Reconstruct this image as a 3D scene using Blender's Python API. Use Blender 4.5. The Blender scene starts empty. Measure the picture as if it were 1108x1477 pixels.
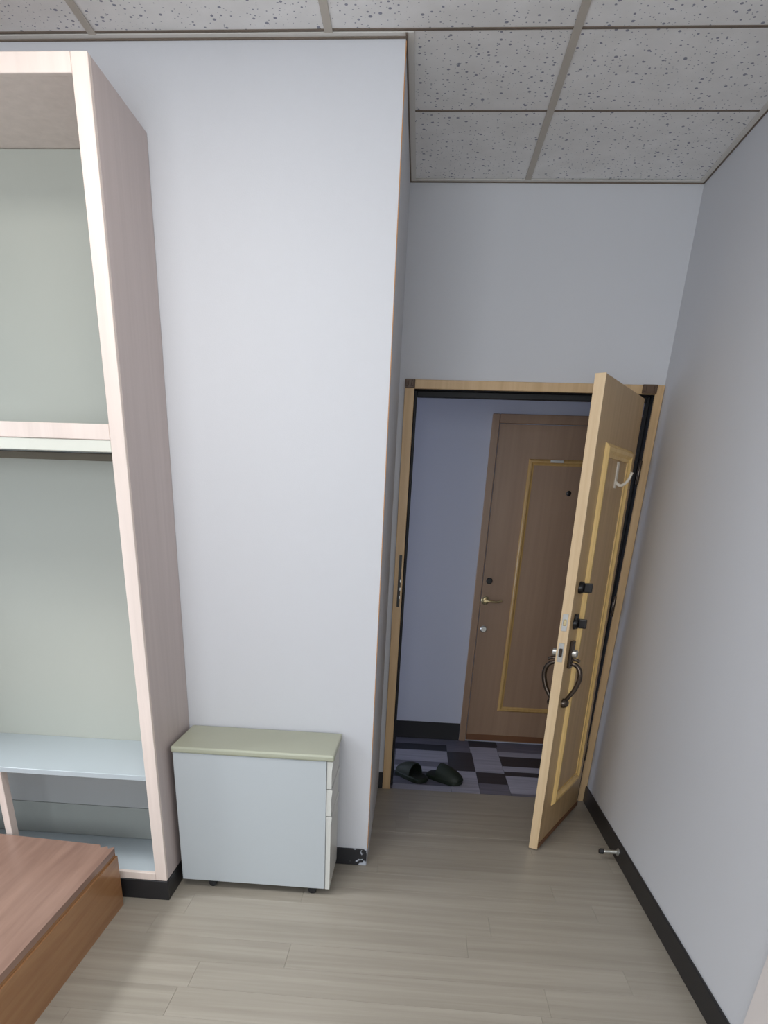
import bpy, bmesh, math, random
from mathutils import Vector, Matrix, Euler

# ------------------------------------------------------------------ camera, world, light, exposure
S = bpy.context.scene
COL = S.collection
W, H = 1108.0, 1477.0

# room dimensions (metres): x right, y away from the camera, z up; the camera stands above the origin
XL, XP, XR = -2.20, -0.133, 1.062      # left wall, right face of the jutting front wall, right wall
YB, YF, YD, YH = -1.40, 2.835, 3.827, 4.88   # rear wall, front wall, door wall, far wall of the corridor
ZC = 2.714

cam_d = bpy.data.cameras.new('camera')
cam = bpy.data.objects.new('camera', cam_d)
COL.objects.link(cam)
F_PX, PX, PY = 999.94, 506.26, 1219.63
cam_d.sensor_fit = 'AUTO'
cam_d.sensor_width = 36.0
cam_d.lens = F_PX * 36.0 / H
cam_d.shift_x = (W / 2 - PX) / H
cam_d.shift_y = (PY - H / 2) / H
cam_d.clip_start = 0.05
RX, RY, RZ = -0.4557, -0.0364, 0.0731
R = (Matrix.Rotation(RZ, 3, 'Z') @ Matrix.Rotation(RX, 3, 'X') @ Matrix.Rotation(RY, 3, 'Y'))
m = Matrix((R.col[0], R.col[2], -R.col[1])).transposed().to_4x4()
m.translation = Vector((0, 0, 1.4872))
cam.matrix_world = m
S.camera = cam

world = bpy.data.worlds.new('world')
S.world = world
world.use_nodes = True
bg = world.node_tree.nodes['Background']
bg.inputs['Color'].default_value = (0.72, 0.84, 1.0, 1)
bg.inputs['Strength'].default_value = 1.4


def area_light(name, loc, aim, sx, sy, power, color):
    d = bpy.data.lights.new(name, 'AREA')
    d.shape = 'RECTANGLE'
    d.size, d.size_y = sx, sy
    d.energy = power
    d.color = color
    o = bpy.data.objects.new(name, d)
    COL.objects.link(o)
    o.location = loc
    o.rotation_euler = (Vector(aim) - Vector(loc)).to_track_quat('-Z', 'Z').to_euler()
    return o


# sky light entering steeply through the window in the left wall, softer light from the rear window,
# an added ceiling fill for the front wall, and an added corridor fill lamp
area_light('left_window_daylight', (XL - 1.15, 1.40, 3.05), (1.0, 2.30, 0.55), 0.5, 1.2, 78, (0.93, 0.97, 1.0))
area_light('rear_window_daylight', (-0.75, YB - 0.16, 1.55), (-0.75, 3.0, 2.35), 2.2, 1.4, 66, (0.93, 0.97, 1.0))
area_light('ceiling_panel_light', (-0.71, 1.67, ZC - 0.012), (-0.71, 1.67, 0), 0.60, 0.40, 15, (1.0, 0.98, 0.95))
area_light('corridor_daylight', (-2.35, 4.35, 0.95), (0.6, 4.5, 0.55), 0.8, 1.6, 18, (0.80, 0.88, 1.0))

S.view_settings.view_transform = 'Standard'
S.view_settings.look = 'None'
S.view_settings.gamma = 1.0
S.view_settings.use_curve_mapping = False
S.view_settings.exposure = 0.0
S.cycles.use_denoising = True
S.cycles.max_bounces = 10
S.cycles.diffuse_bounces = 6

rnd = random.Random(7)


# ------------------------------------------------------------------ materials
def srgb(r, g, b):
    f = lambda c: (c / 255 / 12.92) if c / 255 <= 0.04045 else ((c / 255 + 0.055) / 1.055) ** 2.4
    return (f(r), f(g), f(b), 1)


def base_mat(name, rough=0.5, metal=0.0, spec=0.5):
    mt = bpy.data.materials.new(name)
    mt.use_nodes = True
    nt = mt.node_tree
    b = nt.nodes['Principled BSDF']
    b.inputs['Roughness'].default_value = rough
    b.inputs['Metallic'].default_value = metal
    b.inputs['Specular IOR Level'].default_value = spec
    return mt, nt, b


def coords(nt, scale, kind='Object'):
    tc = nt.nodes.new('ShaderNodeTexCoord')
    mp = nt.nodes.new('ShaderNodeMapping')
    mp.inputs['Scale'].default_value = scale
    nt.links.new(tc.outputs[kind], mp.inputs['Vector'])
    return mp.outputs['Vector']


def add_bump(nt, b, fac, strength, dist=0.002):
    bp = nt.nodes.new('ShaderNodeBump')
    bp.inputs['Strength'].default_value = strength
    bp.inputs['Distance'].default_value = dist
    nt.links.new(fac, bp.inputs['Height'])
    nt.links.new(bp.outputs['Normal'], b.inputs['Normal'])


def paint(name, c, rough=0.6, var=0.04, scale=3.0, bump=0.0, metal=0.0, bscale=250.0, spec=0.5):
    """Plain coating: a faint large mottling of the colour and, if asked, a fine relief."""
    mt, nt, b = base_mat(name, rough, metal, spec)
    v = coords(nt, (1, 1, 1))
    n = nt.nodes.new('ShaderNodeTexNoise')
    n.inputs['Scale'].default_value = scale
    n.inputs['Detail'].default_value = 4
    nt.links.new(v, n.inputs['Vector'])
    mx = nt.nodes.new('ShaderNodeMix')
    mx.data_type = 'RGBA'
    mx.inputs['A'].default_value = tuple(x * (1 - var) for x in c[:3]) + (1,)
    mx.inputs['B'].default_value = tuple(min(1, x * (1 + var)) for x in c[:3]) + (1,)
    nt.links.new(n.outputs['Fac'], mx.inputs['Factor'])
    nt.links.new(mx.outputs['Result'], b.inputs['Base Color'])
    if bump:
        n2 = nt.nodes.new('ShaderNodeTexNoise')
        n2.inputs['Scale'].default_value = bscale
        nt.links.new(v, n2.inputs['Vector'])
        add_bump(nt, b, n2.outputs['Fac'], bump)
    return mt


def wood(name, c1, c2, scale, rough=0.45, per_object=0.0, bump=0.06, detail=8, spec=0.5):
    """Stretched-noise grain; 'scale' is small along the grain. per_object shifts each piece's tone."""
    mt, nt, b = base_mat(name, rough, 0, spec)
    v = coords(nt, scale)
    if per_object:
        oi = nt.nodes.new('ShaderNodeObjectInfo')
        ad = nt.nodes.new('ShaderNodeVectorMath')
        ad.operation = 'MULTIPLY_ADD'
        cmb = nt.nodes.new('ShaderNodeCombineXYZ')
        for k in range(3):
            nt.links.new(oi.outputs['Random'], cmb.inputs[k])
        ad.inputs[1].default_value = (37, 91, 53)
        nt.links.new(cmb.outputs[0], ad.inputs[0])
        nt.links.new(v, ad.inputs[2])
        v = ad.outputs[0]
    n = nt.nodes.new('ShaderNodeTexNoise')
    n.inputs['Scale'].default_value = 1.0
    n.inputs['Detail'].default_value = detail
    n.inputs['Roughness'].default_value = 0.6
    n.inputs['Distortion'].default_value = 0.4
    nt.links.new(v, n.inputs['Vector'])
    cr = nt.nodes.new('ShaderNodeValToRGB')
    cr.color_ramp.elements[0].position = 0.32
    cr.color_ramp.elements[0].color = c1
    cr.color_ramp.elements[1].position = 0.68
    cr.color_ramp.elements[1].color = c2
    nt.links.new(n.outputs['Fac'], cr.inputs['Fac'])
    out = cr.outputs['Color']
    if per_object:
        hs = nt.nodes.new('ShaderNodeHueSaturation')
        mr = nt.nodes.new('ShaderNodeMapRange')
        mr.inputs['To Min'].default_value = 1 - per_object
        mr.inputs['To Max'].default_value = 1 + per_object
        nt.links.new(oi.outputs['Random'], mr.inputs['Value'])
        nt.links.new(mr.outputs['Result'], hs.inputs['Value'])
        nt.links.new(out, hs.inputs['Color'])
        out = hs.outputs['Color']
    nt.links.new(out, b.inputs['Base Color'])
    if bump:
        add_bump(nt, b, n.outputs['Fac'], bump, 0.001)
    return mt


def tile_material():
    """Mineral-fibre ceiling tile: pale face pricked with dark round pinholes of uneven size."""
    mt, nt, b = base_mat('mineral_fibre', 0.9, 0, 0.2)
    v = coords(nt, (1, 1, 0.0))
    oi = nt.nodes.new('ShaderNodeObjectInfo')
    cmb = nt.nodes.new('ShaderNodeCombineXYZ')
    nt.links.new(oi.outputs['Random'], cmb.inputs[0])
    nt.links.new(oi.outputs['Random'], cmb.inputs[1])
    ad = nt.nodes.new('ShaderNodeVectorMath')
    ad.operation = 'MULTIPLY_ADD'
    ad.inputs[1].default_value = (17, 29, 0)
    nt.links.new(cmb.outputs[0], ad.inputs[0])
    nt.links.new(v, ad.inputs[2])
    holes = None
    for sc, thr in ((34.0, 0.19), (52.0, 0.14)):
        vo = nt.nodes.new('ShaderNodeTexVoronoi')
        vo.voronoi_dimensions = '2D'
        vo.inputs['Scale'].default_value = sc
        vo.inputs['Randomness'].default_value = 1.0
        nt.links.new(ad.outputs[0], vo.inputs['Vector'])
        # each cell draws its own threshold, so some holes are large and many are absent
        sep = nt.nodes.new('ShaderNodeSeparateColor')
        nt.links.new(vo.outputs['Color'], sep.inputs['Color'])
        mr = nt.nodes.new('ShaderNodeMapRange')
        mr.inputs['From Min'].default_value = 0.35
        mr.inputs['To Min'].default_value = 0.0
        mr.inputs['To Max'].default_value = thr
        nt.links.new(sep.outputs[0], mr.inputs['Value'])
        lt = nt.nodes.new('ShaderNodeMath')
        lt.operation = 'LESS_THAN'
        nt.links.new(vo.outputs['Distance'], lt.inputs[0])
        nt.links.new(mr.outputs['Result'], lt.inputs[1])
        if holes is None:
            holes = lt.outputs[0]
        else:
            mxm = nt.nodes.new('ShaderNodeMath')
            mxm.operation = 'MAXIMUM'
            nt.links.new(holes, mxm.inputs[0])
            nt.links.new(lt.outputs[0], mxm.inputs[1])
            holes = mxm.outputs[0]
    n = nt.nodes.new('ShaderNodeTexNoise')
    n.inputs['Scale'].default_value = 9
    n.inputs['Detail'].default_value = 6
    nt.links.new(ad.outputs[0], n.inputs['Vector'])
    cr = nt.nodes.new('ShaderNodeValToRGB')
    cr.color_ramp.elements[0].position = 0.3
    cr.color_ramp.elements[0].color = srgb(226, 225, 223)
    cr.color_ramp.elements[1].position = 0.75
    cr.color_ramp.elements[1].color = srgb(238, 237, 236)
    nt.links.new(n.outputs['Fac'], cr.inputs['Fac'])
    mx = nt.nodes.new('ShaderNodeMix')
    mx.data_type = 'RGBA'
    nt.links.new(holes, mx.inputs['Factor'])
    nt.links.new(cr.outputs['Color'], mx.inputs['A'])
    mx.inputs['B'].default_value = srgb(146, 148, 160)
    nt.links.new(mx.outputs['Result'], b.inputs['Base Color'])
    return mt


def scuffed_black():
    """Black vinyl skirting with torn, paint-smeared white patches near the free end."""
    mt, nt, b = base_mat('scuffed_black_vinyl', 0.45)
    v = coords(nt, (1, 1, 1))
    n = nt.nodes.new('ShaderNodeTexNoise')
    n.inputs['Scale'].default_value = 42
    n.inputs['Detail'].default_value = 5
    nt.links.new(v, n.inputs['Vector'])
    sep = nt.nodes.new('ShaderNodeSeparateXYZ')
    nt.links.new(v, sep.inputs[0])
    mr = nt.nodes.new('ShaderNodeMapRange')
    mr.inputs['From Min'].default_value = XP - 0.10
    mr.inputs['From Max'].default_value = XP - 0.01
    mr.inputs['To Min'].default_value = -0.22
    mr.inputs['To Max'].default_value = 0.10
    nt.links.new(sep.outputs[0], mr.inputs['Value'])
    ad = nt.nodes.new('ShaderNodeMath')
    nt.links.new(n.outputs['Fac'], ad.inputs[0])
    nt.links.new(mr.outputs['Result'], ad.inputs[1])
    cr = nt.nodes.new('ShaderNodeValToRGB')
    cr.color_ramp.elements[0].position = 0.575
    cr.color_ramp.elements[0].color = srgb(28, 28, 32)
    cr.color_ramp.elements[1].position = 0.61
    cr.color_ramp.elements[1].color = srgb(190, 195, 205)
    nt.links.new(ad.outputs[0], cr.inputs['Fac'])
    nt.links.new(cr.outputs['Color'], b.inputs['Base Color'])
    return mt


M = {}
M['wall'] = paint('wall_paper_white', srgb(207, 208, 212), 0.75, 0.015, 2.5, 0.15, bscale=320)
M['hall_wall'] = paint('corridor_wall_paint', srgb(205, 208, 222), 0.75, 0.02, 2.0, 0.1)
M['black'] = paint('black_vinyl_skirting', srgb(34, 33, 35), 0.42, 0.08, 20)
M['scuff'] = scuffed_black()
M['tile'] = tile_material()
M['angle'] = paint('pale_wall_angle', srgb(214, 211, 205), 0.6, 0.02, 10)
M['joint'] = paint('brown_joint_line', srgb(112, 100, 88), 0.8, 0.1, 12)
M['tbar'] = paint('grid_bar_enamel', srgb(184, 176, 164), 0.5, 0.05, 12)
M['plenum'] = paint('dark_void_above_ceiling', srgb(60, 56, 52), 0.9)
M['floor'] = wood('pale_oak_vinyl', srgb(148, 140, 127), srgb(167, 159, 146), (0.9, 22, 10), 0.36, 0.02, 0.02)
M['seam'] = paint('plank_bed', srgb(140, 132, 122), 0.8)
M['edge_tan'] = paint('tan_corner_bead', srgb(176, 128, 82), 0.5, 0.08, 20)
M['door'] = wood('golden_oak_film', srgb(176, 146, 104), srgb(194, 164, 122), (26, 26, 1.2), 0.36, 0, 0.03)
M['door_edge'] = wood('pale_oak_lipping', srgb(214, 184, 142), srgb(230, 204, 166), (30, 30, 1.2), 0.4, 0, 0.03)
M['gold'] = wood('gilded_moulding', srgb(222, 184, 116), srgb(236, 202, 136), (30, 30, 1.5), 0.26, 0, 0.02)  # door's oak turned golden for the light on the moulding's slopes
M['frame'] = wood('frame_oak_film', srgb(196, 162, 118), srgb(214, 182, 138), (30, 30, 1.5), 0.42, 0, 0.03)
M['hall_door'] = wood('brown_door_film', srgb(156, 125, 100), srgb(168, 137, 110), (24, 24, 1.2), 0.4, 0, 0.03)
M['hall_gold'] = wood('brown_door_moulding', srgb(188, 148, 88), srgb(206, 168, 104), (24, 24, 1.2), 0.3, 0, 0.02)
M['hall_trim'] = paint('brown_door_kick_strip', srgb(120, 78, 48), 0.45, 0.08, 15)
M['gasket'] = paint('black_rubber_gasket', srgb(17, 17, 20), 0.6, 0.05, 10)
M['bracket'] = paint('dark_corner_bracket', srgb(92, 70, 52), 0.4, 0.15, 30)
M['bronze'] = paint('dark_bronze', srgb(84, 74, 66), 0.24, 0.15, 40, metal=0.8)
M['blackmetal'] = paint('black_lock_metal', srgb(24, 22, 22), 0.35, 0.1, 30, metal=0.3)
M['steel'] = paint('brushed_steel', srgb(205, 205, 200), 0.3, 0.05, 40, metal=0.85)
M['brass'] = paint('pale_brass', srgb(226, 208, 160), 0.25, 0.06, 40, metal=0.8)
M['pearl'] = paint('pale_plastic', srgb(222, 214, 200), 0.35, 0.03, 20)
M['rubber'] = paint('dark_rubber', srgb(30, 30, 32), 0.7, 0.1, 30)
M['cab_front'] = wood('cream_pink_edging', srgb(220, 204, 194), srgb(232, 216, 206), (24, 24, 1.6), 0.45, 0, 0.02)
M['cab_side'] = wood('mauve_grey_side_board', srgb(186, 172, 168), srgb(196, 182, 178), (22, 22, 1.2), 0.5, 0, 0.02)
M['cab_back'] = paint('grey_green_back_board', srgb(180, 182, 172), 0.38, 0.02, 2)
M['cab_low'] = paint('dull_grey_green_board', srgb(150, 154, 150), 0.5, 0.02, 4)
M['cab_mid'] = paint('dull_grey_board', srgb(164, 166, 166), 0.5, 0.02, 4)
M['cab_shelf'] = paint('pale_grey_shelf', srgb(180, 189, 193), 0.35, 0.02, 4)
M['cab_val'] = paint('pale_cream_valance', srgb(214, 214, 202), 0.45, 0.02, 6)
M['cab_cleat'] = paint('dark_olive_cleat', srgb(112, 104, 88), 0.5, 0.06, 20)
M['ped'] = paint('light_grey_melamine', srgb(183, 189, 192), 0.45, 0.015, 5)
M['ped_top'] = paint('grey_green_top', srgb(170, 172, 152), 0.4, 0.03, 8)
M['ped_front'] = paint('off_white_drawer', srgb(206, 206, 200), 0.4, 0.02, 8)
M['table'] = wood('reddish_walnut_top', srgb(138, 108, 94), srgb(158, 126, 110), (30, 2.2, 10), 0.33, 0, 0.04)
M['table_side'] = wood('brown_side_board', srgb(150, 106, 70), srgb(170, 126, 86), (10, 1.6, 26), 0.22, 0, 0.02)
M['slip'] = paint('dark_green_rubber', srgb(25, 35, 24), 0.6, 0.15, 30, 0.1)
M['slip_in'] = paint('dark_green_insole', srgb(22, 28, 24), 0.8, 0.1, 30)
M['hp_light'] = wood('pale_grey_patch', srgb(150, 150, 164), srgb(182, 180, 194), (3, 40, 10), 0.45, 0.08, 0.03)
M['hp_mid'] = wood('mid_grey_patch', srgb(96, 96, 110), srgb(118, 116, 130), (3, 40, 10), 0.45, 0.08, 0.03)
M['hp_dark'] = wood('near_black_patch', srgb(34, 36, 46), srgb(48, 50, 62), (3, 40, 10), 0.45, 0.08, 0.03)
M['pilaster'] = paint('warm_white_pilaster', srgb(222, 214, 210), 0.6, 0.02, 4)
M['winframe'] = paint('white_window_frame', srgb(225, 225, 225), 0.4)


# ------------------------------------------------------------------ mesh helpers
def add_box(bm, x0, x1, y0, y1, z0, z1, bevel=0.0, segs=1):
    r = bmesh.ops.create_cube(bm, size=1.0)
    vs = r['verts']
    for v in vs:
        v.co = Vector(((x0 + x1) / 2 + v.co.x * (x1 - x0), (y0 + y1) / 2 + v.co.y * (y1 - y0),
                       (z0 + z1) / 2 + v.co.z * (z1 - z0)))
    if bevel:
        es = list({e for v in vs for e in v.link_edges})
        bmesh.ops.bevel(bm, geom=es, offset=bevel, segments=segs, profile=0.5, affect='EDGES')


def add_lathe(bm, profile, axis='Z', origin=(0, 0, 0), n=20):
    """profile: list of (radius, height) from one end to the other; closed at both ends."""
    ax = {'Z': Matrix.Identity(3), 'X': Matrix.Rotation(math.pi / 2, 3, 'Y'),
          '-X': Matrix.Rotation(-math.pi / 2, 3, 'Y'), '-Y': Matrix.Rotation(math.pi / 2, 3, 'X'),
          'Y': Matrix.Rotation(-math.pi / 2, 3, 'X')}[axis]
    rings = []
    for r, h in profile:
        rings.append([bm.verts.new(Vector(origin) + ax @ Vector((r * math.cos(2 * math.pi * k / n),
                      r * math.sin(2 * math.pi * k / n), h))) for k in range(n)])
    for a, b in zip(rings, rings[1:]):
        for k in range(n):
            bm.faces.new((a[k], a[(k + 1) % n], b[(k + 1) % n], b[k]))
    bm.faces.new(list(reversed(rings[0])))
    bm.faces.new(rings[-1])


def add_tube(bm, pts, radii, n=10, flat=1.0):
    """Tube along points with one radius per point."""
    pts = [Vector(p) for p in pts]
    rings = []
    up = None
    for i, p in enumerate(pts):
        t = (pts[min(i + 1, len(pts) - 1)] - pts[max(i - 1, 0)]).normalized()
        if up is None:
            up = t.orthogonal().normalized()
        up = (up - t * up.dot(t)).normalized()
        s = t.cross(up)
        r = radii[i] if isinstance(radii, (list, tuple)) else radii
        rings.append([bm.verts.new(p + (up * math.cos(2 * math.pi * k / n) + s * flat * math.sin(2 * math.pi * k / n)) * r)
                      for k in range(n)])
    for a, b in zip(rings, rings[1:]):
        for k in range(n):
            bm.faces.new((a[k], a[(k + 1) % n], b[(k + 1) % n], b[k]))
    bm.faces.new(list(reversed(rings[0])))
    bm.faces.new(rings[-1])


def smooth_curve(pts, k=6):
    """Catmull-Rom through the points."""
    P = [Vector(p) for p in pts]
    out = []
    for i in range(len(P) - 1):
        a, b, c, d = P[max(i - 1, 0)], P[i], P[i + 1], P[min(i + 2, len(P) - 1)]
        for j in range(k):
            t = j / k
            out.append(0.5 * ((2 * b) + (c - a) * t + (2 * a - 5 * b + 4 * c - d) * t * t + (3 * b - a - 3 * c + d) * t ** 3))
    out.append(P[-1])
    return out


def obj(name, bm, mat, parent=None, smooth=False):
    bmesh.ops.recalc_face_normals(bm, faces=bm.faces[:])
    me = bpy.data.meshes.new(name)
    bm.to_mesh(me)
    bm.free()
    me.materials.append(mat)
    o = bpy.data.objects.new(name, me)
    COL.objects.link(o)
    if smooth:
        for p in me.polygons:
            p.use_smooth = True
        try:
            me.set_sharp_from_angle(angle=math.radians(40))
        except Exception:
            pass
    if parent is not None:
        o.parent = parent
    return o


def box(name, mat, parent, x0, x1, y0, y1, z0, z1, bevel=0.0, segs=1):
    bm = bmesh.new()
    add_box(bm, x0, x1, y0, y1, z0, z1, bevel, segs)
    return obj(name, bm, mat, parent)


def lathe(name, mat, parent, profile, axis, origin, n=20):
    bm = bmesh.new()
    add_lathe(bm, profile, axis, origin, n)
    return obj(name, bm, mat, parent, True)


def tube(name, mat, parent, pts, radii, n=10, flat=1.0):
    bm = bmesh.new()
    add_tube(bm, pts, radii, n, flat)
    return obj(name, bm, mat, parent, True)


def thing(name, label, cat, loc=(0, 0, 0), rot=(0, 0, 0), group=None):
    o = bpy.data.objects.new(name, None)
    COL.objects.link(o)
    o.location = loc
    o.rotation_euler = rot
    o['label'] = label
    o['category'] = cat
    if group:
        o['group'] = group
    return o


def struct(o, label, cat):
    o['kind'] = 'structure'
    o['label'] = label
    o['category'] = cat
    return o


def unit_copy(o, parent, loc, scale):
    c = o.copy()
    COL.objects.link(c)
    c.parent = parent
    c.location = loc
    c.scale = scale
    return c


# ------------------------------------------------------------------ room shell
bm = bmesh.new()
add_box(bm, XL - 0.1, XP, YF, YD + 0.13, 0, ZC + 0.1)
struct(obj('wall_front', bm, M['wall']), 'white wall jutting out left of the doorway, behind the drawer cabinet', 'wall')

DX0, DX1, DZ = -0.062, 1.024, 1.982          # clear opening of the doorway
bm = bmesh.new()
add_box(bm, XP, DX0 - 0.012, YD, YD + 0.13, 0, ZC + 0.1)
add_box(bm, DX1 + 0.012, XR + 0.3, YD, YD + 0.13, 0, ZC + 0.1)
add_box(bm, DX0 - 0.012, DX1 + 0.012, YD, YD + 0.13, DZ + 0.012, ZC + 0.1)
struct(obj('wall_door', bm, M['wall']), 'white wall above and around the open doorway', 'wall')

bm = bmesh.new()
add_box(bm, XR, XR + 0.12, YB, YD, 0, ZC + 0.1)
struct(obj('wall_right', bm, M['wall']), 'plain white wall on the right of the door', 'wall')
bm = bmesh.new()
LY0, LY1, LZ0, LZ1 = 0.30, 2.30, 0.85, 2.28     # window opening
add_box(bm, XL - 0.12, XL, YB, LY0, 0, ZC + 0.1)
add_box(bm, XL - 0.12, XL, LY1, YF, 0, ZC + 0.1)
add_box(bm, XL - 0.12, XL, LY0, LY1, 0, LZ0)
add_box(bm, XL - 0.12, XL, LY0, LY1, LZ1, ZC + 0.1)
struct(obj('wall_left', bm, M['wall']), 'white wall with a window at the far left end of the shelf cabinet', 'wall')
bm = bmesh.new()                                   # rear wall with a window opening
WX0, WX1, WZ0, WZ1 = -1.90, 0.40, 0.85, 2.30
add_box(bm, XL - 0.12, WX0, YB - 0.12, YB, 0, ZC + 0.1)
add_box(bm, WX1, XR + 0.12, YB - 0.12, YB, 0, ZC + 0.1)
add_box(bm, WX0, WX1, YB - 0.12, YB, 0, WZ0)
add_box(bm, WX0, WX1, YB - 0.12, YB, WZ1, ZC + 0.1)
struct(obj('wall_back', bm, M['wall']), 'white wall with a window behind the viewer', 'wall')
bm = bmesh.new()
for a in (WX0, (WX0 + WX1) / 2 - 0.025, WX1 - 0.05):
    add_box(bm, a, a + 0.05, YB - 0.09, YB - 0.03, WZ0, WZ1)
add_box(bm, WX0, WX1, YB - 0.09, YB - 0.03, WZ0, WZ0 + 0.05)
add_box(bm, WX0, WX1, YB - 0.09, YB - 0.03, WZ1 - 0.05, WZ1)
struct(obj('window_1', bm, M['winframe']), 'white framed window in the wall behind the viewer', 'window')

bm = bmesh.new()
for a in (LY0, (LY0 + LY1) / 2 - 0.025, LY1 - 0.05):
    add_box(bm, XL - 0.09, XL - 0.04, a, a + 0.05, LZ0, LZ1)
add_box(bm, XL - 0.09, XL - 0.04, LY0, LY1, LZ0, LZ0 + 0.05)
add_box(bm, XL - 0.09, XL - 0.04, LY0, LY1, LZ1 - 0.05, LZ1)
struct(obj('window_2', bm, M['winframe']), 'white framed window in the left wall beside the shelf cabinet', 'window')

# floor: a bed with loose planks laid across the room
floor = struct(box('floor', M['seam'], None, XL - 0.1, XR + 0.12, YB - 0.1, YD, -0.06, -0.004), 'pale oak plank floor', 'floor')
unit = bmesh.new()
add_box(unit, -0.5, 0.5, -0.5, 0.5, -0.5, 0.5)
plank_me = None
PW, PL, G = 0.152, 1.22, 0.0006
row = 0
y = YD
while y > YB:
    y0 = max(y - PW, YB)
    x = XL - 0.1 - rnd.random() * PL
    while x < XR:
        a, b_ = max(x, XL), min(x + PL, XR)
        if b_ - a > 0.02:
            sx, sy = b_ - a - G, y - y0 - G
            bm = bmesh.new()
            add_box(bm, -sx / 2, sx / 2, -sy / 2, sy / 2, -0.004, 0, 0.0003)
            p = obj('plank', bm, M['floor'], floor)
            p.location = ((a + b_) / 2, (y + y0) / 2, rnd.uniform(-0.0002, 0.0002))
        x += PL
    y = y0
unit.free()

# ceiling: lay-in tiles between exposed bars
ceil = struct(box('ceiling', M['plenum'], None, XL, XR, YB, YD, ZC + 0.03, ZC + 0.06), 'suspended ceiling of pinholed mineral tiles', 'ceiling')
bars_x = [-1.059 - 0.708, -1.059, -0.356, 0.350]
rows_y = [YD, 3.260, 2.806, 2.353, 1.900, 1.447, 0.994, 0.541, 0.088, -0.365, -0.818, -1.271, YB]
cols = [XL] + bars_x + [XR]
for i in range(len(cols) - 1):
    for j in range(len(rows_y) - 1):
        x0, x1, y1, y0 = cols[i], cols[i + 1], rows_y[j], rows_y[j + 1]
        if y0 >= YF - 0.1 and x1 <= XP:
            continue
        if y1 > YF + 0.01 and x0 < XP:
            x0 = XP                                  # tile cut against the jutting wall
        gx = 0.010
        cx0 = x0 + (0.004 if x0 in (XL, XP) else gx)
        cx1 = x1 - (0.004 if x1 == XR else gx)
        cy0, cy1 = y0 + 0.0024, y1 - 0.0024
        if j == 0:
            cy1 = y1 - 0.004
        sx, sy = cx1 - cx0, cy1 - cy0
        bm = bmesh.new()
        add_box(bm, -sx / 2, sx / 2, -sy / 2, sy / 2, 0, 0.014)
        t = obj('ceiling_tile', bm, M['tile'], ceil)
        t.location = ((cx0 + cx1) / 2, (cy0 + cy1) / 2, ZC + rnd.uniform(0, 0.0012))
for bx in bars_x:
    yend = (YD if bx > XP else YF) - 0.0235
    bm = bmesh.new()
    add_box(bm, bx - 0.012, bx + 0.012, YB, yend, ZC - 0.0035, ZC - 0.0005, 0.0008)
    add_box(bm, bx - 0.0025, bx + 0.0025, YB, yend, ZC - 0.0005, ZC + 0.028)
    add_box(bm, bx - 0.012, bx + 0.012, yend, yend + 0.0235, ZC + 0.0002, ZC + 0.0015)
    obj('ceiling_bar', bm, M['tbar'], ceil)
# wall angles: a narrow flange under the tile edge along each wall
WA = 0.024
for x0, x1, y0, y1 in ((XP, XP + WA, YF - WA, YD), (XP + WA, XR - WA, YD - WA, YD), (XR - WA, XR, YB, YD),
                       (XL, XP, YF - WA, YF)):
    bm = bmesh.new()
    add_box(bm, x0, x1, y0, y1, ZC - 0.0035, ZC - 0.0008, 0.0006)
    obj('wall_angle', bm, M['angle'], ceil)
# brown shadow-line filler: along the walls, between tile rows and along both sides of each bar
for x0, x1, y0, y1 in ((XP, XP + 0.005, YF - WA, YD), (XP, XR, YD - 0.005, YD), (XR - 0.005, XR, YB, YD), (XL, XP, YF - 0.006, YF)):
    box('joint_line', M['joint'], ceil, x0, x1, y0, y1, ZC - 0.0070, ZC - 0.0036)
for y0 in rows_y[1:-1]:
    box('joint_line', M['joint'], ceil, XP if y0 > YF else XL, XR, y0 - 0.0045, y0 + 0.0045, ZC - 0.0012, ZC + 0.006)

# skirting and trims
BT = 0.010
struct(box('baseboard_right', M['black'], None, XR - BT, XR, 1.69, YD - 0.012, 0, 0.094, 0.003), 'black skirting along the foot of the right wall', 'baseboard')
struct(box('baseboard_front', M['scuff'], None, -0.918, XP - 0.001, YF - BT, YF, 0, 0.083, 0.003), 'black skirting with torn white scuffs beside the drawer cabinet', 'baseboard')
struct(box('baseboard_door', M['black'], None, XP + 0.002, -0.108, YD - BT, YD, 0, 0.098, 0.002), 'short black skirting at the left foot of the door frame', 'baseboard')
struct(box('trim_1', M['edge_tan'], None, XP, XP + 0.003, YF, YF + 0.010, 0.086, ZC - 0.01), 'thin tan edging strip on the corner of the jutting wall', 'trim')
struct(box('trim_2', M['pilaster'], None, XR - 0.02, XR, 1.20, 1.688, 0, ZC - 0.006, 0.002), 'warm white flat upright on the right wall at the picture edge', 'trim')

# ------------------------------------------------------------------ door frame, open door
fr = thing('trim_3', 'oak coloured door frame with dark corner brackets around the open doorway', 'door frame', (0, YD, 0))
fr['kind'] = 'structure'
FY = -0.014
FXL, FXR, FZT = -0.107, 1.0605, 2.018
box('jamb', M['frame'], fr, FXL, DX0, FY, 0.0, 0, FZT, 0.002)
box('jamb', M['frame'], fr, DX1, FXR, FY, 0.0, 0, FZT, 0.002)
box('lintel', M['frame'], fr, DX0 + 0.0005, DX1 - 0.0005, FY, 0.0, DZ, FZT, 0.002)
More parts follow.
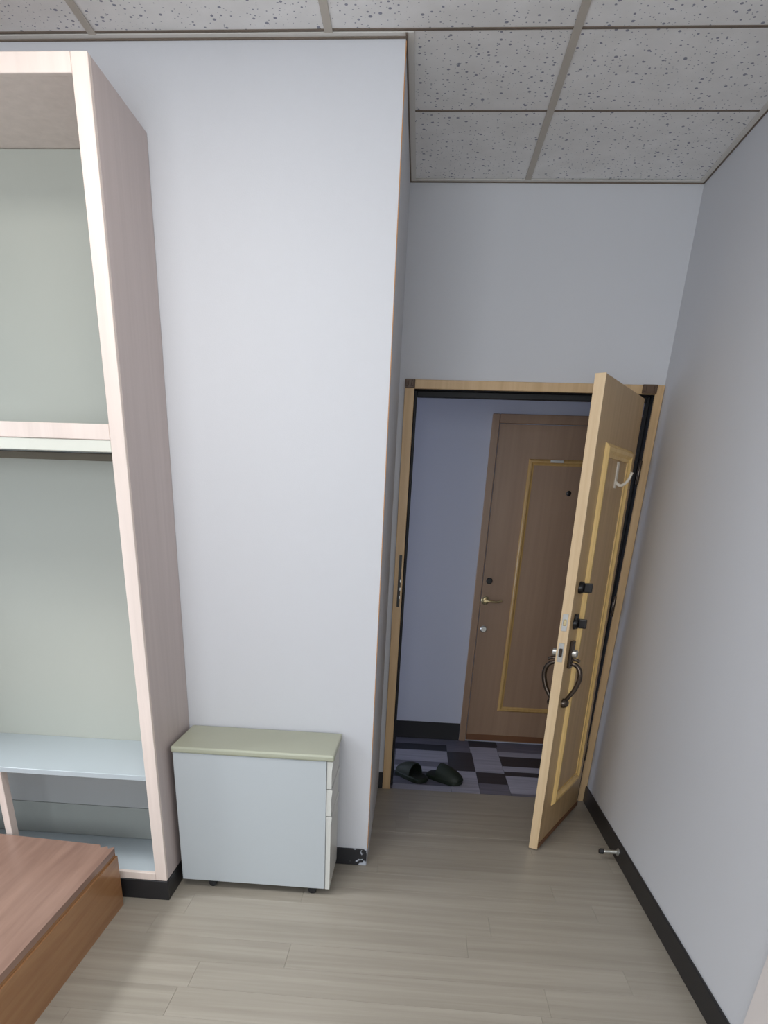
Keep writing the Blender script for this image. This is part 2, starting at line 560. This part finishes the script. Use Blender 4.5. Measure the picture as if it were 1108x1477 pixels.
# reveal lining, black for gasket and shade together, and rubber stop inside the opening
box('reveal', M['gasket'], fr, DX0 - 0.011, DX0, 0.001, 0.135, 0, DZ, 0.001)
box('reveal', M['gasket'], fr, DX1, DX1 + 0.011, 0.001, 0.135, 0, DZ, 0.001)
box('reveal', M['gasket'], fr, DX0, DX1, 0.001, 0.135, DZ, DZ + 0.011, 0.001)
box('door_stop_strip', M['gasket'], fr, DX0 + 0.0005, DX0 + 0.014, 0.055, 0.085, 0, DZ - 0.001, 0.002)
box('door_stop_strip', M['gasket'], fr, DX1 - 0.014, DX1 - 0.0005, 0.055, 0.085, 0, DZ - 0.001, 0.002)
box('door_stop_strip', M['gasket'], fr, DX0 + 0.0145, DX1 - 0.0145, 0.055, 0.085, DZ - 0.024, DZ - 0.0005, 0.002)
# corner brackets with two raised lugs
for x0, x1 in ((FXL + 0.001, DX0 + 0.002), (DX1 - 0.062, DX1 + 0.004)):
    bm = bmesh.new()
    add_box(bm, x0, x1, FY - 0.005, FY + 0.0005, DZ + 0.002, FZT + 0.001, 0.002)
    add_box(bm, x0 + 0.004, x0 + 0.016, FY - 0.010, FY - 0.004, DZ + 0.009, FZT - 0.006, 0.002)
    add_box(bm, x1 - 0.016, x1 - 0.004, FY - 0.010, FY - 0.004, DZ + 0.009, FZT - 0.006, 0.002)
    obj('corner_bracket', bm, M['bracket'], fr)
# strike plate: dark long keep with its bolt holes, on the left jamb edge
stk = box('strike_plate', M['blackmetal'], fr, DX0 - 0.024, DX0 - 0.010, FY - 0.003, FY + 0.001, 1.02, 1.27, 0.001)
for z0, z1 in ((1.06, 1.075), (1.10, 1.115), (1.14, 1.155)):
    box('bolt_hole', M['steel'], stk, DX0 - 0.013, DX0 - 0.009, FY - 0.0045, FY - 0.0025, z0, z1, 0.0005)
# hinges seen as pale knuckles in the dark gap
for z in (0.25, 1.02, 1.62):
    lathe('hinge', M['bronze'], fr, [(0.006, 0), (0.008, 0.004), (0.008, 0.096), (0.006, 0.10)], 'Z', (DX1 - 0.010, FY - 0.009, z), 12)

# leaf: local x runs from the free edge to the hinge, local -y faces the room
LEN, TH, LH = 0.692, 0.042, 1.955
ang = math.radians(63.04)
leaf = box('door_1', M['door'], None, 0.004, LEN, 0.001, TH - 0.001, 0.008, LH, 0.0015)
struct(leaf, 'open oak coloured door with a gold moulded panel, locks and curved pull handles', 'door')
leaf.location = (0.6845, 3.107, 0.002)
leaf.rotation_euler = (math.radians(-1.12), 0, ang)
box('edge_lipping', M['door_edge'], leaf, -0.001, 0.005, 0.0, TH, 0.006, LH + 0.001, 0.0012)


def moulding(parent, mat, x0, x1, z0, z1, w, d, yface, sgn):
    """Four mitred bars with a raised two-step section; sgn gives the side it projects to."""
    prof = [(0.0, 0.0), (0.12, 0.55), (0.30, 1.0), (0.55, 1.0), (0.75, 0.45), (1.0, 0.30), (1.0, 0.0)]
    corners = [(x0, z0), (x1, z0), (x1, z1), (x0, z1)]
    inw = [(1, 1), (-1, 1), (-1, -1), (1, -1)]
    for k in range(4):
        (ax, az), (bx, bz) = corners[k], corners[(k + 1) % 4]
        (aix, aiz), (bix, biz) = inw[k], inw[(k + 1) % 4]
        bm = bmesh.new()
        A = [bm.verts.new((ax + aix * u * w, yface + sgn * h * d, az + aiz * u * w)) for u, h in prof]
        B = [bm.verts.new((bx + bix * u * w, yface + sgn * h * d, bz + biz * u * w)) for u, h in prof]
        n = len(prof)
        for i in range(n):
            j = (i + 1) % n
            bm.faces.new((A[i], A[j], B[j], B[i]))
        bm.faces.new(A)
        bm.faces.new(list(reversed(B)))
        obj('moulding', bm, mat, parent)


moulding(leaf, M['gold'], 0.140, 0.600, 0.190, 1.745, 0.050, 0.016, 0.001, -1)
moulding(leaf, M['gold'], 0.140, 0.600, 0.190, 1.745, 0.050, 0.016, TH - 0.001, 1)
box('kick_strip', M['hall_trim'], leaf, 0.006, LEN, -0.003, 0.0005, 0.010, 0.034, 0.001)


def thumb_turn(z, s, name='thumb_turn'):
    o = lathe(name, M['blackmetal'], leaf, [(0.025, 0), (0.025, 0.008), (0.020, 0.018), (0.013, 0.021)], '-Y', (s, 0.001, z), 18)
    bm = bmesh.new()
    add_box(bm, s - 0.006, s + 0.006, -0.052, -0.018, z - 0.019, z + 0.019, 0.004, 2)
    obj('turn_knob', bm, M['blackmetal'], o)
    return o


thumb_turn(1.206, 0.075)
lk = thumb_turn(1.062, 0.072)
box('lock_case', M['blackmetal'], leaf, 0.054, 0.090, -0.012, 0.0012, 1.040, 1.100, 0.004, 2)
# face plates let into the free edge
for z0, z1 in ((1.035, 1.105), (0.905, 0.985)):
    fp = box('face_plate', M['steel'], leaf, -0.0025, 0.001, 0.010, 0.034, z0, z1, 0.001)
    box('latch_bolt', M['brass'] if z0 > 1 else M['bronze'], fp, -0.008, -0.002, 0.014, 0.028, z0 + 0.022, z1 - 0.022, 0.002)

# pull handles, one on either face: latch escutcheon, thumb piece, bowed grip and lower foot
for sgn, y0 in ((-1, 0.001), (1, TH - 0.001)):
    s0 = 0.068
    ax = '-Y' if sgn < 0 else 'Y'
    hd = bmesh.new()
    add_box(hd, s0 - 0.019, s0 + 0.019, min(y0, y0 + sgn * 0.016), max(y0, y0 + sgn * 0.016), 0.872, 0.990, 0.0045, 2)
    esc = obj('pull_handle', hd, M['bronze'], leaf)
    lathe('lock_cylinder', M['steel'], esc, [(0.017, 0), (0.017, 0.016), (0.012, 0.020)], ax, (s0, y0 + sgn * 0.015, 0.935), 16)
    tube('thumb_piece', M['bronze'], esc, smooth_curve([(s0, y0 + sgn * 0.008, 0.905), (s0, y0 + sgn * 0.030, 0.910), (s0, y0 + sgn * 0.050, 0.903)]), 0.007, 10)
    pts = smooth_curve([(s0, y0 + sgn * 0.006, 0.890), (s0, y0 + sgn * 0.036, 0.886), (s0, y0 + sgn * 0.056, 0.862), (s0, y0 + sgn * 0.059, 0.825),
                        (s0, y0 + sgn * 0.045, 0.780), (s0, y0 + sgn * 0.022, 0.742), (s0, y0 + sgn * 0.008, 0.722)])
    k = len(pts)
    tube('grip', M['bronze'], esc, pts, [0.0075 + 0.0036 * math.sin(math.pi * i / (k - 1)) for i in range(k)], 12)
    lathe('grip_foot', M['bronze'], esc, [(0.021, 0), (0.021, 0.012), (0.016, 0.022), (0.010, 0.027)], ax, (s0, y0, 0.715), 16)

# small pale coat hook high on the panel
hk = box('coat_hook', M['pearl'], leaf, 0.372, 0.402, -0.005, 0.0012, 1.590, 1.690, 0.002)
tube('hook_prong', M['pearl'], hk, smooth_curve([(0.387, -0.004, 1.612), (0.387, -0.026, 1.600), (0.387, -0.052, 1.618), (0.387, -0.064, 1.650)]), [0.006] * 18 + [0.008], 10)

# ------------------------------------------------------------------ corridor
bm = bmesh.new()
add_box(bm, -2.6, 3.0, YH, YH + 0.1, -0.01, 2.6)
struct(obj('wall_corridor', bm, M['hall_wall']), 'grey blue corridor wall seen through the doorway', 'wall')
bm = bmesh.new()
add_box(bm, -2.6, -2.5, YD + 0.13, YH, -0.01, 2.6)
struct(obj('wall_corridor_left', bm, M['hall_wall']), 'left end wall of the corridor', 'wall')
bm = bmesh.new()
add_box(bm, 2.9, 3.0, YD + 0.13, YH, -0.01, 2.6)
struct(obj('wall_corridor_right', bm, M['hall_wall']), 'right end wall of the corridor', 'wall')
bm = bmesh.new()
add_box(bm, XR + 0.3, 3.0, YD, YD + 0.13, 0, 2.6)
struct(obj('wall_corridor_near', bm, M['hall_wall']), 'near side wall of the corridor beyond the room', 'wall')
struct(box('ceiling_corridor', M['hall_wall'], None, -2.6, 3.0, YD + 0.13, YH + 0.1, 2.6, 2.66), 'plain ceiling of the corridor', 'ceiling')
struct(box('baseboard_corridor', M['black'], None, -2.5, 0.392, YH - 0.012, YH, -0.004, 0.117, 0.002), 'black skirting along the corridor wall', 'baseboard')
hall = struct(box('floor_corridor', M['hp_dark'], None, -2.6, 3.0, YD + 0.0005, YH, -0.05, -0.0085), 'patchwork floor of black and grey pieces in the corridor', 'floor')
L_, D_, K_ = 'hp_light', 'hp_mid', 'hp_dark'
pieces = [  # x0, x1, y0, y1, tone: the pieces seen through the doorway
    (-0.40, 0.46, 4.74, 4.88, D_), (0.46, 0.66, 4.74, 4.88, K_), (0.66, 1.00, 4.76, 4.88, D_),
    (-0.40, 0.30, 4.60, 4.74, K_), (-0.05, 0.30, 4.37, 4.60, L_), (-0.40, -0.05, 4.37, 4.60, D_),
    (-0.40, 0.30, 4.27, 4.37, D_), (-0.05, 0.30, 4.17, 4.27, L_), (-0.40, -0.05, 4.17, 4.27, K_),
    (0.30, 0.47, 4.22, 4.60, K_), (0.30, 0.46, 4.60, 4.74, D_), (0.46, 0.65, 4.22, 4.74, L_),
    (0.65, 1.00, 4.66, 4.76, D_), (0.65, 1.00, 4.56, 4.66, L_), (0.65, 1.00, 4.36, 4.56, K_), (0.65, 1.00, 4.26, 4.36, L_),
    (0.65, 1.00, 4.18, 4.26, K_), (0.65, 1.00, 3.88, 4.18, L_), (0.65, 1.00, 3.83, 3.88, D_),
    (0.47, 0.65, 4.02, 4.22, K_), (0.47, 0.65, 3.83, 4.02, D_), (0.30, 0.47, 3.83, 4.22, L_),
    (-0.05, 0.30, 4.06, 4.17, K_), (-0.05, 0.30, 3.93, 4.06, D_), (-0.05, 0.30, 3.83, 3.93, L_),
    (-0.40, -0.05, 4.06, 4.17, L_), (-0.40, -0.05, 3.83, 4.06, D_)]
for x0 in [-2.5 + 0.35 * k for k in range(6)] + [1.0 + 0.35 * k for k in range(6)]:
    for y0 in (3.83, 4.18, 4.53):
        tones = [L_, D_, K_, L_]
        rnd.shuffle(tones)
        for q in range(4):
            if rnd.random() < 0.5:
                pieces.append((x0, x0 + 0.35, y0 + q * 0.0875, y0 + (q + 1) * 0.0875, tones[q]))
            else:
                pieces.append((x0 + 0.0, x0 + 0.175, y0 + q * 0.0875, y0 + (q + 1) * 0.0875, tones[q]))
                pieces.append((x0 + 0.175, x0 + 0.35, y0 + q * 0.0875, y0 + (q + 1) * 0.0875, tones[3 - q]))
for x0, x1, y0, y1, tone in pieces:
    sx, sy = x1 - x0 - 0.002, y1 - y0 - 0.002
    bm = bmesh.new()
    add_box(bm, -sx / 2, sx / 2, -sy / 2, sy / 2, -0.003, 0, 0.0006)
    o = obj('floor_piece', bm, M[tone], hall)
    o.location = ((x0 + x1) / 2, (y0 + y1) / 2, -0.005 + rnd.uniform(-0.0003, 0.0003))

# the door across the corridor
f2 = thing('trim_4', 'brown frame of the closed door across the corridor', 'door frame', (0, YH, 0))
f2['kind'] = 'structure'
D0, D1, DT = 0.394, 1.46, 2.004
box('jamb', M['hall_door'], f2, D0, D0 + 0.044, -0.024, 0.0, -0.004, DT, 0.003)
box('jamb', M['hall_door'], f2, D1 - 0.044, D1, -0.024, 0.0, -0.004, DT, 0.003)
box('lintel', M['hall_door'], f2, D0 + 0.0445, D1 - 0.0445, -0.024, 0.0, DT - 0.048, DT, 0.003)
d2 = box('door_2', M['hall_door'], None, D0 + 0.048, D1 - 0.048, YH - 0.016, YH - 0.0005, 0.006, DT - 0.052, 0.001)
struct(d2, 'closed brown door with a moulded panel and lever handle across the corridor', 'door')
yf2 = YH - 0.016
moulding(d2, M['hall_gold'], 0.638, 1.215, 0.225, 1.776, 0.034, 0.014, yf2, -1)
box('kick_strip', M['hall_trim'], d2, D0 + 0.050, D1 - 0.050, yf2 - 0.004, yf2 + 0.0005, 0.012, 0.052, 0.001)
lathe('lock_cap', M['blackmetal'], d2, [(0.020, 0), (0.020, 0.010), (0.016, 0.014)], '-Y', (0.482, yf2, 1.078), 20)
lv = lathe('lever_rose', M['brass'], d2, [(0.027, 0), (0.027, 0.006), (0.020, 0.012), (0.011, 0.014), (0.011, 0.042)], '-Y', (0.470, yf2, 0.957), 20)
tube('lever', M['brass'], lv, smooth_curve([(0.462, yf2 - 0.042, 0.957), (0.490, yf2 - 0.044, 0.957), (0.535, yf2 - 0.042, 0.953), (0.575, yf2 - 0.038, 0.960)]), 0.0075, 10)
lathe('cylinder_lock', M['steel'], d2, [(0.022, 0), (0.022, 0.005), (0.017, 0.010)], '-Y', (0.480, yf2, 0.775), 20)
lathe('peephole', M['blackmetal'], d2, [(0.015, 0), (0.015, 0.006), (0.010, 0.008)], '-Y', (0.902, yf2, 1.597), 18)
box('metal_plate', M['steel'], d2, 0.765, 0.842, yf2 - 0.018, yf2 - 0.010, 1.758, 1.772, 0.001)


# ------------------------------------------------------------------ shelf cabinet
cb = thing('shelf_cabinet', 'tall cream edged open shelf cabinet standing against the white wall at left', 'cabinet', (-1.5, 2.6, 0))
cx, cy = -1.5, 2.6


def cpart(name, mat, x0, x1, y0, y1, z0, z1, bevel=0.0015, parent=cb):
    return box(name, mat, parent, x0 - cx, x1 - cx, y0 - cy, y1 - cy, z0, z1, bevel)


CX0, CX1, CY0, CY1, CT = -2.195, -0.922, 2.401, 2.832, 2.504
cpart('side_panel', M['cab_side'], CX1 - 0.020, CX1, CY0 + 0.018, CY1, 0.088, CT)
cpart('side_panel', M['cab_side'], CX0, CX0 + 0.020, CY0 + 0.018, CY1, 0.088, CT)
cpart('top_board', M['cab_front'], CX0 + 0.020, CX1 - 0.020, CY0 + 0.018, CY1, CT - 0.040, CT)
cpart('back_panel', M['cab_back'], CX0 + 0.020, CX1 - 0.020, CY1 - 0.010, CY1, 0.088, CT - 0.041)
# face frame
cpart('stile', M['cab_front'], CX1 - 0.046, CX1, CY0, CY0 + 0.018, 0.088, CT)
cpart('stile', M['cab_front'], CX0, CX0 + 0.046, CY0, CY0 + 0.018, 0.088, CT)
cpart('top_rail', M['cab_front'], CX0 + 0.0465, CX1 - 0.0465, CY0, CY0 + 0.018, CT - 0.041, CT)
cpart('middle_rail', M['cab_front'], CX0 + 0.0465, CX1 - 0.0465, CY0, CY0 + 0.018, 1.645, 1.687)
cpart('valance', M['cab_val'], CX0 + 0.0465, CX1 - 0.0465, CY0 + 0.003, CY0 + 0.018, 1.612, 1.6445)
cpart('middle_shelf', M['cab_shelf'], CX0 + 0.020, CX1 - 0.020, CY0 + 0.018, CY1 - 0.011, 1.628, 1.687)
cpart('shelf_cleat', M['cab_cleat'], CX0 + 0.021, CX1 - 0.021, CY1 - 0.030, CY1 - 0.011, 1.604, 1.627)  # thin dark strip at the back, just under the middle shelf
cpart('lower_shelf', M['cab_shelf'], CX0 + 0.020, CX1 - 0.021, CY0 + 0.006, CY1 - 0.011, 0.517, 0.538)
cpart('bottom_shelf', M['cab_shelf'], CX0 + 0.020, CX1 - 0.021, CY0 + 0.018, CY1 - 0.011, 0.090, 0.120)
cpart('bottom_rail', M['cab_front'], CX0 + 0.0465, CX1 - 0.0465, CY0, CY0 + 0.018, 0.088, 0.120)
cpart('divider', M['cab_front'], -1.572, -1.545, CY0 + 0.001, CY0 + 0.046, 0.121, 0.516)
for z0, z1, mt_ in ((0.121, 0.268, 'cab_low'), (0.270, 0.408, 'cab_mid'), (0.410, 0.516, 'cab_low')):  # board tones carry the recess's bands of shade and reflected light
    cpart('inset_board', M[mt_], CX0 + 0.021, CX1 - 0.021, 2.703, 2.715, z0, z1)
bm = bmesh.new()
add_box(bm, CX0 - cx, CX1 + 0.003 - cx, CY0 - 0.003 - cy, CY0 + 0.012 - cy, 0, 0.087, 0.002)
add_box(bm, CX1 - 0.010 - cx, CX1 + 0.003 - cx, CY0 + 0.012 - cy, CY1 - 0.008 - cy, 0, 0.087, 0.002)
obj('kick_board', bm, M['black'], cb)

# ------------------------------------------------------------------ drawer cabinet on casters
pd = thing('drawer_cabinet', 'low light grey drawer cabinet on casters with a greenish top against the white wall', 'cabinet', (-0.59, 2.68, 0))
px_, py_ = -0.59, 2.68
QX0, QX1, QY0, QY1 = -0.899, -0.290, 2.526, 2.818


def ppart(name, mat, x0, x1, y0, y1, z0, z1, bevel=0.0015, segs=1, parent=pd):
    return box(name, mat, parent, x0 - px_, x1 - px_, y0 - py_, y1 - py_, z0, z1, bevel, segs)


ppart('body', M['ped'], QX0, QX1, QY0, QY1, 0.033, 0.598, 0.002)
ppart('top', M['ped_top'], QX0 - 0.006, QX1 + 0.030, QY0 - 0.006, QY1 + 0.004, 0.5985, 0.624, 0.008, 3)
for z0, z1 in ((0.484, 0.596), (0.368, 0.481), (0.032, 0.365)):
    bm = bmesh.new()
    # drawer front whose upper edge rolls outward into a finger pull
    prof = [(0.0015, z0), (0.020, z0), (0.020, z1 - 0.040), (0.0225, z1 - 0.020), (0.024, z1 - 0.006), (0.022, z1), (0.0015, z1)]
    A = [bm.verts.new((QX1 + u - px_, QY0 + 0.004 - py_, z)) for u, z in prof]
    B = [bm.verts.new((QX1 + u - px_, QY1 - 0.004 - py_, z)) for u, z in prof]
    for i in range(len(prof)):
        j = (i + 1) % len(prof)
        bm.faces.new((A[i], A[j], B[j], B[i]))
    bm.faces.new(A)
    bm.faces.new(list(reversed(B)))
    obj('drawer_front', bm, M['ped_front'], pd)
for x in (-0.782, -0.352):
    for y in (QY0 + 0.030, QY1 - 0.030):
        bm = bmesh.new()
        add_box(bm, x - 0.026 - px_, x + 0.026 - px_, y - 0.017 - py_, y + 0.017 - py_, 0.026, 0.033, 0.002)
        add_box(bm, x - 0.012 - px_, x + 0.018 - px_, y - 0.005 - py_, y + 0.005 - py_, 0.012, 0.027, 0.002)
        c = obj('caster', bm, M['rubber'], pd)
        for dy in (-0.012, 0.012):
            lathe('wheel', M['rubber'], c, [(0.012, -0.006), (0.0165, -0.004), (0.0165, 0.004), (0.012, 0.006)], 'Y', (x + 0.008 - px_, y + dy - py_, 0.0165), 18)

# ------------------------------------------------------------------ low wooden table at bottom left
tb = thing('low_table', 'low reddish brown wooden table with a closed side board at the bottom left', 'table', (-1.5, 1.5, 0))
tx, ty = -1.5, 1.5
TX0, TX1, TY0, TZ = -2.15, -1.092, 0.35, 0.262
SLOPE = 0.085                                     # the far edge is cut slightly askew


def far(x, d=0.0):
    return 2.340 + (TX1 - x) * SLOPE * (1 if x > -1.7 else 0) + (0.0517 if x <= -1.7 else 0) - d


def slab(name, mat, outline, z0, z1):
    bm = bmesh.new()
    lo = [bm.verts.new((x - tx, y - ty, z0)) for x, y in outline]
    hi = [bm.verts.new((x - tx, y - ty, z1)) for x, y in outline]
    for i in range(len(outline)):
        j = (i + 1) % len(outline)
        bm.faces.new((lo[i], lo[j], hi[j], hi[i]))
    bm.faces.new(list(reversed(lo)))
    bm.faces.new(hi)
    return obj(name, bm, mat, tb)


# top board: its far right corner is chipped in ragged steps
slab('tabletop', M['table'], [(TX0, TY0), (TX1, TY0), (TX1, far(TX1) - 0.022), (TX1 - 0.004, far(TX1) - 0.002), (TX1 - 0.022, far(TX1) - 0.020),
     (TX1 - 0.034, far(TX1) + 0.002), (TX1 - 0.052, far(TX1) - 0.018), (TX1 - 0.066, far(TX1) + 0.008), (-1.7, far(-1.7001)), (TX0, far(TX0))], TZ - 0.024, TZ)
def boards(name, mat, ins, z0, z1):
    """closed side and end boards under the top, set in by 'ins'"""
    a, b_ = TX0 + ins, TX1 - ins
    slab(name, mat, [(b_ - 0.022, TY0 + 0.03), (b_, TY0 + 0.03), (b_, far(TX1, ins)), (b_ - 0.022, far(TX1, ins))], z0, z1)
    slab(name, mat, [(a, TY0 + 0.03), (a + 0.022, TY0 + 0.03), (a + 0.022, far(TX0, ins)), (a, far(TX0, ins))], z0, z1)
    slab(name.replace('side', 'end'), mat, [(a + 0.0225, far(TX1, ins) - 0.022), (b_ - 0.0225, far(TX1, ins) - 0.022), (b_ - 0.0225, far(TX1, ins)), (a + 0.0225, far(TX1, ins))], z0, z1)
    slab(name.replace('side', 'end'), mat, [(a + 0.0225, TY0 + 0.03), (b_ - 0.0225, TY0 + 0.03), (b_ - 0.0225, TY0 + 0.052), (a + 0.0225, TY0 + 0.052)], z0, z1)


boards('side_rebate', M['table_side'], 0.004, TZ - 0.040, TZ - 0.0243)
boards('side_board', M['table_side'], -0.002, 0.0, TZ - 0.0403)


# ------------------------------------------------------------------ slippers in the corridor
def slipper(label, x, y, rz, mirror):
    """Closed-toe slipper: moulded sole, domed upper over the front, open heel. Local +y is the toe."""
    t = thing('slipper', label, 'slipper', (x, y, -0.005), (0, 0, rz), 'pair of dark green slippers')
    Ls, Ws = 0.245, 0.104
    t.scale = (1, 1, 1.15)
    def half(v):                                    # half width along the length, v 0 heel .. 1 toe
        return Ws / 2 * (0.72 + 0.30 * math.sin(math.pi * (0.15 + 0.62 * v))) * min(1, math.sqrt(max(0.0, 1 - ((v - 0.5) / 0.505) ** 8))) ** 1.0
    N = 16
    bm = bmesh.new()
    rings = []
    outl = []
    for i in range(N + 1):
        v = i / N
        outl.append((half(v) + 0.004, (v - 0.5) * Ls))
    loop = [(w * mirror, yy) for w, yy in outl] + [(-w * mirror, yy) for w, yy in reversed(outl)]
    for z, k in ((0, 0.94), (0.006, 1.0), (0.022, 1.0), (0.026, 0.93)):
        rings.append([bm.verts.new((px * k, py * k, z)) for px, py in loop])
    for a, b in zip(rings, rings[1:]):
        for i in range(len(loop)):
            j = (i + 1) % len(loop)
            bm.faces.new((a[i], a[j], b[j], b[i]))
    bm.faces.new(rings[0])
    bm.faces.new(rings[-1])
    obj('sole', bm, M['slip'], t, True)
    bm = bmesh.new()
    K = 10
    outer, inner = [], []
    for i in range(9):
        v = 0.36 + 0.62 * i / 8
        h = 0.062 * (1 - ((v - 0.36) / 0.66) ** 2.2) + 0.020
        w = half(v) + 0.003
        yy = (v - 0.5) * Ls
        outer.append([bm.verts.new((w * math.cos(math.pi * k / K), yy, 0.020 + (h - 0.0) * math.sin(math.pi * k / K) * 0.85)) for k in range(K + 1)])
        inner.append([bm.verts.new(((w - 0.006) * math.cos(math.pi * k / K), yy - (0.004 if i == 8 else 0), 0.020 + (h - 0.006) * math.sin(math.pi * k / K) * 0.85)) for k in range(K + 1)])
    for S_ in (outer, inner):
        for a, b in zip(S_, S_[1:]):
            for k in range(K):
                bm.faces.new((a[k], a[k + 1], b[k + 1], b[k]))
    for k in range(K):
        bm.faces.new((outer[0][k], outer[0][k + 1], inner[0][k + 1], inner[0][k]))
        bm.faces.new((outer[-1][k], outer[-1][k + 1], inner[-1][k + 1], inner[-1][k]))
    bm.faces.new(outer[-1])
    obj('upper', bm, M['slip'], t, True)
    bm = bmesh.new()
    ins = [bm.verts.new((px * 0.86, py * 0.92, 0.0275)) for px, py in loop]
    ins2 = [bm.verts.new((px * 0.86, py * 0.92, 0.0245)) for px, py in loop]
    bm.faces.new(ins)
    bm.faces.new(list(reversed(ins2)))
    for i in range(len(loop)):
        j = (i + 1) % len(loop)
        bm.faces.new((ins2[i], ins2[j], ins[j], ins[i]))
    obj('insole', bm, M['slip_in'], t)
    return t


slipper('dark green slipper on the corridor floor, the one nearer the left door jamb', 0.062, 4.045, math.radians(40), 1)
slipper('dark green slipper on the corridor floor, the one with its toe pointing right', 0.262, 4.030, math.radians(-128), -1)

# ------------------------------------------------------------------ door stop on the right skirting
ds = thing('door_stop', 'small silver door stop with a dark rubber tip on the right black skirting', 'door stop', (XR - BT, 3.055, 0.048))
lathe('mounting_flange', M['steel'], ds, [(0.019, 0), (0.019, 0.003), (0.012, 0.007), (0.008, 0.008)], '-X', (0, 0, 0), 20)
bm = bmesh.new()
prof = [(0.008, 0.006)]
for k in range(12):
    prof += [(0.0105, 0.010 + 0.0046 * k), (0.0085, 0.0123 + 0.0046 * k)]
add_lathe(bm, prof + [(0.008, 0.068)], '-X', (0, 0, 0), 16)
obj('ribbed_shank', bm, M['steel'], ds, True)
lathe('rubber_tip', M['rubber'], ds, [(0.010, 0.0675), (0.0135, 0.069), (0.0135, 0.084), (0.010, 0.089)], '-X', (0, 0, 0), 18)
